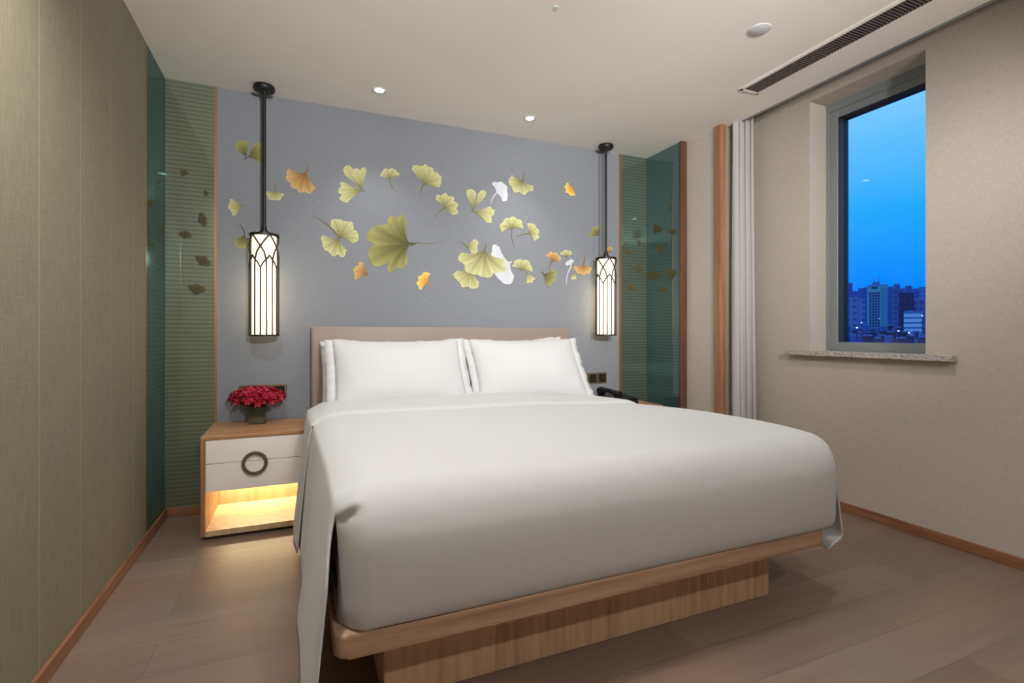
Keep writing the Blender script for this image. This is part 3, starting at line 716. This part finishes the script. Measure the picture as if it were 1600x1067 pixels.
# ---- duvet
def xl(y): return 0.078-0.030*sstep(1.4, 2.9, y)
def xr(y): return 2.015-0.105*sstep(1.4, 2.9, y)
YF = 1.322; TOPZ = 0.692
def crown(x, y):
    q = (x-xl(y))/(xr(y)-xl(y)); e = min(q, 1-q)*(xr(y)-xl(y))
    z = TOPZ-0.040*(1-min(1, e/0.13))**2.4
    z += 0.006*nz(x*3, y*3, 1.0)*sstep(0, 0.2, e)
    z -= 0.040*sstep(1.9, 2.9, y)*sstep(0.5, 1.0, q)
    return z
def top_pt(a, p, off=0.0, head=3.0):
    """a across 0..1, p along the length: metres from the front top edge; negative goes down the front"""
    if p >= 0:
        y = YF+0.13+p
        x = xl(y)+(xr(y)-xl(y))*a
        z = crown(x, y); dz = 0.0
        # slight fall towards the front edge
        z -= 0.010*(1-min(1, p/0.25))**2
        return Vector((x, y, z+off))
    s = -p                          # arc length down the front
    A, B = 0.13, 0.145
    L1 = 0.5*PI*(A+B)/2
    if s < L1:
        th = s/L1*PI/2
        y = YF+A-A*math.sin(th); dz = B*(1-math.cos(th))
        zt = 0.010
    else:
        y = YF; dz = B+(s-L1); zt = 0.010
    x = xl(YF)+(xr(YF)-xl(YF))*a
    q = min(a, 1-a)*(xr(YF)-xl(YF))
    top = crown(x, YF+0.13)-zt
    z = top-dz
    k = sstep(0, L1, s)
    # front corners curve back round the mattress
    back = (0.075 if a < 0.5 else 0.045)*(1-min(1, q/0.085))**2.0*k
    y += back - 0.012*math.sin(PI*min(1, max(0, dz-0.1)/0.28))*k*sstep(0, .2, q)
    x += (0.012 if a < 0.5 else -0.012)*(1-min(1, q/0.1))*k
    y += 0.004*nz(x*5, z*6, 2)*k
    # pinched crease where the hanging side leaves the tucked front corner
    ux, uz = x-0.083, z-0.605; al = (ux*0.80+uz*0.60); ac = -ux*0.60+uz*0.80
    cr_ = math.exp(-(ac/0.010)**2)*sstep(-0.01, 0.02, al)*(1-sstep(0.05, 0.085, al)); gr_ = math.exp(-((ac+0.020)/0.009)**2)*sstep(-0.01, 0.02, al)*(1-sstep(0.04, 0.075, al))
    y -= 0.013*cr_-0.010*gr_; z += 0.004*cr_
    zmin = 0.3135
    if z < zmin+0.05:               # tuck in at the board
        over = (zmin+0.05-z); y += 0.45*over*over/0.05*0.6; z = max(zmin, z)
    return Vector((x, y, z+off))
HEAD = 1.50
bm = bmesh.new(); NA, NP, NF = 96, 60, 44
cols = []
for i in range(NA+1):
    a = i/NA; a = 0.5-0.5*math.cos(PI*a)*0.6-0.4*0.5*(1-2*a) if False else a+0.0
    a = 0.35*a+0.65*(0.5-0.5*math.cos(PI*a))
    col = [bm.verts.new(top_pt(a, HEAD*(1-j/NP))) for j in range(NP+1)]
    col += [bm.verts.new(top_pt(a, -0.60*(j/NF))) for j in range(1, NF+1)]
    cols.append(col)
for i in range(NA):
    for j in range(NP+NF): bm.faces.new((cols[i][j], cols[i+1][j], cols[i+1][j+1], cols[i][j+1]))
# side drapes share the edge column down to just past the rounding of the front
JS = NP+7
ND = 26
def drape(side):
    base = cols[0] if side < 0 else cols[NA]
    rows = [[base[j] for j in range(JS+1)]]
    yfront = base[JS].co.y
    for k in range(1, ND+1):
        q = k/ND; row = []
        for j in range(JS+1):
            p0 = base[j].co; y = p0.y
            fr = 1-sstep(0.0, 0.55, y-yfront)          # 1 near the free front edge
            hem = (0.10 if side < 0 else 0.195)+0.012*math.sin(y*9+side)
            if side < 0: hem += 0.0
            top = p0.z; z = top-(top-hem)*q
            rnd = 1-math.exp(-q*9)
            if side < 0:
                out_ = 0.012*rnd+0.040*q+0.010*(1-fr)*q+0.006*math.sin(y*7.5+0.6)*q*(1-fr*0.8)+0.004*math.sin(y*17+1)*q*(1-fr)
                out_ += fr*0.004*q+0.022*q*q*sstep(1.30, 1.5, y)*(1-sstep(1.6, 2.3, y))
            else:
                out_ = 0.018*rnd+0.042*q+0.006*math.sin(y*8+0.6)*q+0.005*math.sin(y*19)*q
                cu = sstep(0.90, 1.0, q)*fr; out_ -= 0.10*cu
            yy = y-(0.055*sstep(0.0, 0.35, q)*fr if side < 0 else 0.02*q*fr)
            if side < 0: yy -= 0.04*q*fr
            row.append(bm.verts.new((p0.x+side*out_, yy, z)))
        rows.append(row)
    for k in range(ND):
        for j in range(JS):
            f = (rows[k][j], rows[k][j+1], rows[k+1][j+1], rows[k+1][j])
            bm.faces.new(f if side > 0 else f[::-1])
drape(-1); drape(1)
bmesh.ops.recalc_face_normals(bm, faces=bm.faces[:])
dv = link('duvet', bm, M['linen'], None, True)
tag(dv, 'large smooth white duvet tucked at the foot and hanging down both bed sides', 'duvet')
dv.modifiers.new('s', 'SOLIDIFY').thickness = 0.006; dv.modifiers['s'].offset = -1
# turned down sheet at the head of the duvet, hanging further than the duvet on the left
bm = bmesh.new()
Y0, Y1 = 2.50, 2.99
def band(u, v):
    y = Y0+(Y1-Y0)*v; hemL, hemR = 0.105, 0.15
    LL, W_, LR = 0.56, xr(y)-xl(y), 0.50; s = u*(LL+W_+LR)
    lift = 0.009+0.009*sstep(0.0, 0.10, v)+0.006*nz(y*9, u*12, 3)*sstep(0.05, .2, v)
    def low(e): return 0
    if s < LL:
        q = 1-s/LL; p0 = Vector((xl(y), y, crown(xl(y), y)))
        z = p0.z-(p0.z-hemL)*q+lift*(1-q); out_ = 0.004+0.010*sstep(0, 0.3, v)+0.012*(1-math.exp(-q*9))+0.050*q+0.010*math.sin(y*7.5+0.6)*q+0.006*math.sin(y*23)*q*v
        tip = 0.05*q*(1-v)                 # lower front corner trails forward
        return Vector((p0.x-out_, y-tip*1.5, z))
    if s > LL+W_:
        q = (s-LL-W_)/LR; p0 = Vector((xr(y), y, crown(xr(y), y)))
        return Vector((p0.x+0.012+0.018*(1-math.exp(-q*9))+0.034*q, y, p0.z-(p0.z-hemR)*q+lift*(1-q)))
    a = (s-LL)/W_; x = xl(y)-0.012+(W_+0.024)*a
    z = crown(min(max(x, xl(y)), xr(y)), y)+lift
    z += 0.012*sstep(0.55, 1.0, v)*math.sin(PI*a)
    if v < 0.03: z -= 0.008
    return Vector((x, y+0.015*math.sin(a*7), z))
grid(bm, band, 110, 22)
bmesh.ops.recalc_face_normals(bm, faces=bm.faces[:])
fs = link('turned_sheet', bm, M['linen'], dv, True)
fs.modifiers.new('s', 'SOLIDIFY').thickness = 0.005; fs.modifiers['s'].offset = -1

# ------------------------------------------------------------------ pillows
def pillow_meshes(w, h, T, seed):
    bm = bmesh.new(); NU, NV = 44, 30
    def shape(u, v, sd):
        a, b_ = 2*u-1, 2*v-1
        x = a*w/2*(1-0.045*(1-a*a)*0-0.035*(b_*b_)*0); y = b_*h/2
        x *= 1-0.030*(1-b_*b_)**1.0; y *= 1-0.11*(1-a*a)
        th = T/2*(max(0, 1-abs(a)**2.6)**0.62)*(max(0, 1-abs(b_)**2.6)**0.62)
        wr = 0.004*nz(x*22, y*20, seed)*(1-max(abs(a), abs(b_))**4)
        wr += 0.006*math.sin(x*60+math.sin(y*20)*2+seed)*sstep(0.55, 0.95, abs(a))*(1-abs(a))*4*0.5
        return Vector((x, y, sd*(th+wr)))
    A = grid(bm, lambda u, v: shape(u, v, 1), NU, NV)
    B = grid(bm, lambda u, v: shape(u, v, -1), NU, NV)
    bmesh.ops.remove_doubles(bm, verts=bm.verts[:], dist=0.0008); bmesh.ops.recalc_face_normals(bm, faces=bm.faces[:])
    # flange: flat double hem round the edge
    fb = bmesh.new(); N = 160; ring = []
    for k in range(N):
        q = 4*k/N; sdn = int(q); f = q-sdn
        a, b_ = ((2*f-1, -1), (1, 2*f-1), (1-2*f, 1), (-1, 1-2*f))[sdn]
        p = Vector((a*w/2*(1-0.030*(1-b_*b_)), b_*h/2*(1-0.11*(1-a*a)), 0))
        n_ = Vector((a**5, b_**5*0.55, 0)); wav = 0.006*math.sin(k*0.55+seed)+0.004*math.sin(k*1.3)
        fl = 0.042 if abs(a) >= 1 else 0.020
        n_ = Vector((a if abs(a) > 0.985 else a*abs(a)**9, b_ if abs(b_) > 0.985 else b_*abs(b_)**9, 0))
        ring.append([fb.verts.new(p-n_*0.012+Vector((0, 0, z0))) for z0 in (0.003,)]+[fb.verts.new(p+Vector((n_.x*0.042, n_.y*0.004, wav)))]+[fb.verts.new(p+Vector((n_.x*0.042, n_.y*0.004, wav-0.006)))]+[fb.verts.new(p-n_*0.012+Vector((0, 0, -0.004)))])
    for k in range(N):
        P_, Q = ring[k], ring[(k+1) % N]
        for j in range(4): fb.faces.new((P_[j], Q[j], Q[(j+1) % 4], P_[(j+1) % 4]))
    bmesh.ops.recalc_face_normals(fb, faces=fb.faces[:])
    return bm, fb
def pillow(cx, cy, cz, w, h, T, lean, roll, yaw, seed, label, group):
    t = thing('pillow', label, 'pillow', (cx, cy, cz), group)
    t.rotation_euler = (math.radians(lean), math.radians(roll), math.radians(yaw))
    a, b_ = pillow_meshes(w, h, T, seed)
    link('cushion', a, M['pillow'], t, True); link('flange', b_, M['pillow'], t, True)
pillow(0.555, 3.020, 0.846, 0.775, 0.49, 0.20, 56, 0, 0, 1.0, 'front pillow on the left half of the bed, plump and white', 'white pillows')
pillow(1.405, 3.030, 0.846, 0.775, 0.49, 0.20, 56, 0, 0, 2.3, 'front pillow on the right half of the bed, plump and white', 'white pillows')
pillow(0.540, 3.235, 0.815, 0.775, 0.48, 0.12, 64, 0, 0, 4.0, 'white pillow standing behind the left front pillow against the headboard', 'white pillows')
pillow(1.395, 3.245, 0.832, 0.775, 0.48, 0.12, 64, -1.6, 0, 5.2, 'white pillow standing behind the right front pillow against the headboard', 'white pillows')

# ------------------------------------------------------------------ curtain
bm = bmesh.new()
def cur(u, v):
    z = 0.01+(2.72-0.01)*v; spread_ = 1.0+0.22*(1-v)**1.5
    s = u*3.1*2*PI
    x = 2.834+0.120*u*spread_; y = 2.655-0.040*u+0.034*math.sin(s+0.5*math.sin(v*3))*(0.8+0.3*(1-v))
    x += 0.010*math.sin(s*2)
    return Vector((x, y, z))
grid(bm, cur, 96, 20)
cu = link('curtain', bm, M['curtain'], None, True); tag(cu, 'grey curtain gathered in folds beside the wooden post and window wall', 'curtain')
cu.modifiers.new('s', 'SOLIDIFY').thickness = 0.003

# ------------------------------------------------------------------ city beyond the window
def facade(name, wall, win, sx, sz, duty=0.55, lit=0.0):
    m, n, b = newmat(name)
    v = mapped(n); x = math_(n, 'ADD', comp(n, v, 0), comp(n, v, 1)); z = comp(n, v, 2)
    fx = math_(n, 'FRACT', math_(n, 'DIVIDE', x, sx)); fz = math_(n, 'FRACT', math_(n, 'DIVIDE', z, sz))
    w = math_(n, 'MULTIPLY', math_(n, 'LESS_THAN', fx, duty), math_(n, 'LESS_THAN', fz, duty))
    n.links.new(mixc(n, w, wall, win), b.inputs['Base Color']); b.inputs['Roughness'].default_value = 0.7
    return m
def striped(name, a, b_, sz):
    m, n, b = newmat(name); z = comp(n, mapped(n), 2)
    k = math_(n, 'LESS_THAN', math_(n, 'FRACT', math_(n, 'DIVIDE', z, sz)), 0.38)
    n.links.new(mixc(n, k, a, b_), b.inputs['Base Color']); b.inputs['Roughness'].default_value = 0.7; return m
FA = [plain('teal_tower_wall', lin(84, 180, 190), 0.7),
      striped('pale_block_facade', lin(200, 216, 240), lin(96, 124, 180), 1.5),
      facade('dark_slab_facade', lin(36, 44, 92), lin(24, 32, 80), 2.2, 3.2),
      facade('haze_blue_grey_facade', lin(62, 96, 160), lin(40, 66, 130), 2.4, 3.2),
      facade('haze_mid_blue_facade', lin(86, 126, 190), lin(56, 90, 150), 3.0, 3.0),
      facade('haze_facade', lin(54, 92, 180), lin(42, 76, 165), 4.0, 4.0)]  # air haze and dusk blue put into these facade colours
GZ = -26.0
tan_r = math.atan2(ray(1380)[1], ray(1380)[0])
def building(name, px0, px1, pyt, t, fa, label, depth=None, group=None, extras=None, zb=GZ, turn=0.0):
    c = at_t((px0+px1)/2, pyt, t); w = (px1-px0)/F*t; h = c.z-zb; dp = depth or w*0.8
    o = thing(name, label, 'building', (c.x, c.y, zb), group); o.rotation_euler = (0, 0, -math.atan2(c.x, c.y)+turn)
    w *= math.cos(math.atan2(c.x, c.y)-YAW)
    bm = bmesh.new(); box(bm, -w/2, w/2, 0, dp, 0, h); link('walls', bm, FA[fa], o)
    bm = bmesh.new(); box(bm, -w/2-w*0.01, w/2+w*0.01, -dp*0.01, dp*1.01, h, h+h*0.012); link('parapet', bm, FA[4], o)
    if extras: extras(o, w, dp, h)
    return o
def tower_top(o, w, dp, h):
    bm = bmesh.new(); box(bm, -w*0.26, w*0.14, dp*0.2, dp*0.8, h, h+w*0.26); link('crown_block', bm, FA[4], o)
    bm = bmesh.new(); box(bm, -w*0.30, w*0.02, -w*0.014, -w*0.003, h-w*0.16, h-w*0.03); link('crown_opening', bm, FA[2], o)
    for x in (-0.18, 0.06):
        bm = bmesh.new(); tube(bm, [(w*x, dp*0.5, h+w*0.24), (w*x, dp*0.5, h+w*0.62)], w*0.016, 6); link('mast', bm, FA[3], o)
    bm = bmesh.new(); box(bm, -w*0.42, w*0.12, -w*0.012, -w*0.002, h*0.3, h-w*0.34); link('window_grid', bm, facade('tower_window_grid', lin(70, 130, 176), lin(36, 44, 96), 0.95, 1.15, 0.68), o)
    for x in (0.20, 0.30, 0.42):
        bm = bmesh.new(); box(bm, w*x, w*(x+0.035), -w*0.03, -w*0.002, 0, h*0.985); link('fin', bm, FA[4], o)

def roof_box(o, w, dp, h):
    bm = bmesh.new(); box(bm, -w*0.2, w*0.25, dp*0.3, dp*0.7, h, h+w*0.12); link('roof_box', bm, FA[3], o)
building('office_tower', 1355, 1387, 447, 210, 0, 'tall teal tower with twin roof masts in the middle of the city view', extras=tower_top)
building('office_block', 1412, 1441, 487, 150, 1, 'pale striped block with bright floors at the lower right of the city view', extras=roof_box)
building('office_block', 1404, 1428, 457, 260, 2, 'dark navy slab building right of the teal tower', extras=roof_box)
building('apartment_block', 1323, 1341, 466, 240, 4, 'pale blue apartment block left of the teal tower', extras=roof_box)
building('apartment_block', 1342, 1352, 468, 250, 4, 'narrow pale blue block touching the teal tower on its left', extras=roof_box)
building('apartment_block', 1392, 1403, 450, 300, 3, 'narrow blue grey block just right of the teal tower', extras=roof_box)
building('apartment_block', 1428, 1446, 468, 250, 3, 'blue grey block behind the pale striped block', extras=roof_box)
building('apartment_block', 1436, 1450, 450, 330, 4, 'pale far block at the right window edge', extras=roof_box)
rnd = random.Random(3)
for i in range(16):
    x0 = 1312+i*9.2+rnd.uniform(0, 1.5); w = rnd.uniform(10, 12.5)
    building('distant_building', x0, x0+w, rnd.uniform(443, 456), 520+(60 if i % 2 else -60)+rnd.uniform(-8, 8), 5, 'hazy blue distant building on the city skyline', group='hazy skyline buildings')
rnd = random.Random(11)
for row, t in enumerate((100, 120, 142, 172)):
    x0 = 1306+rnd.uniform(0, 4)
    while x0 < 1442:
        w = rnd.uniform(9, 17)*(110/t); top = 527-row*5.2+rnd.uniform(-3, 3)
        if not (row == 2 and x0 < 1446 and x0+w > 1406):
            building('low_building', x0, x0+w, top, t, rnd.choice((2, 2, 3, 2, 5)), 'small dark low rise house at the foot of the city view', group='low rise houses below the towers', depth=8)
        x0 += w*1.05+rnd.uniform(0, 7)
# street lights
ml = plain('street_glow', (1, 1, 1, 1), 0.5, emis=(0.9, 0.95, 1, 1), es=2.5)
for px, py, t in ((1339, 513, 92), (1441, 494, 140), (1404, 518, 92), (1420, 521, 92), (1346, 505, 112), (1374, 498, 205)):
    c = at_t(px, py, t); o = thing('street_lamp', 'tiny bright white street light among the city buildings', 'street lamp', (c.x, c.y, GZ), 'street lights in the city')
    bm = bmesh.new(); tube(bm, [(0, 0, 0), (0, 0, c.z-GZ)], 0.08, 6); link('post', bm, FA[2], o)
    bm = bmesh.new(); lathe(bm, 0, 0, [(0.01, c.z-GZ), (0.12, c.z-GZ+0.06), (0.12, c.z-GZ+0.18), (0.01, c.z-GZ+0.25)], 10); link('lamp_head', bm, ml, o)
bm = bmesh.new(); box(bm, 20, 1500, -600, 1300, GZ-0.5, GZ); g_ = link('city_ground', bm, plain('city_ground_mat', lin(60, 66, 96), 0.9)); g_['kind'] = 'structure'
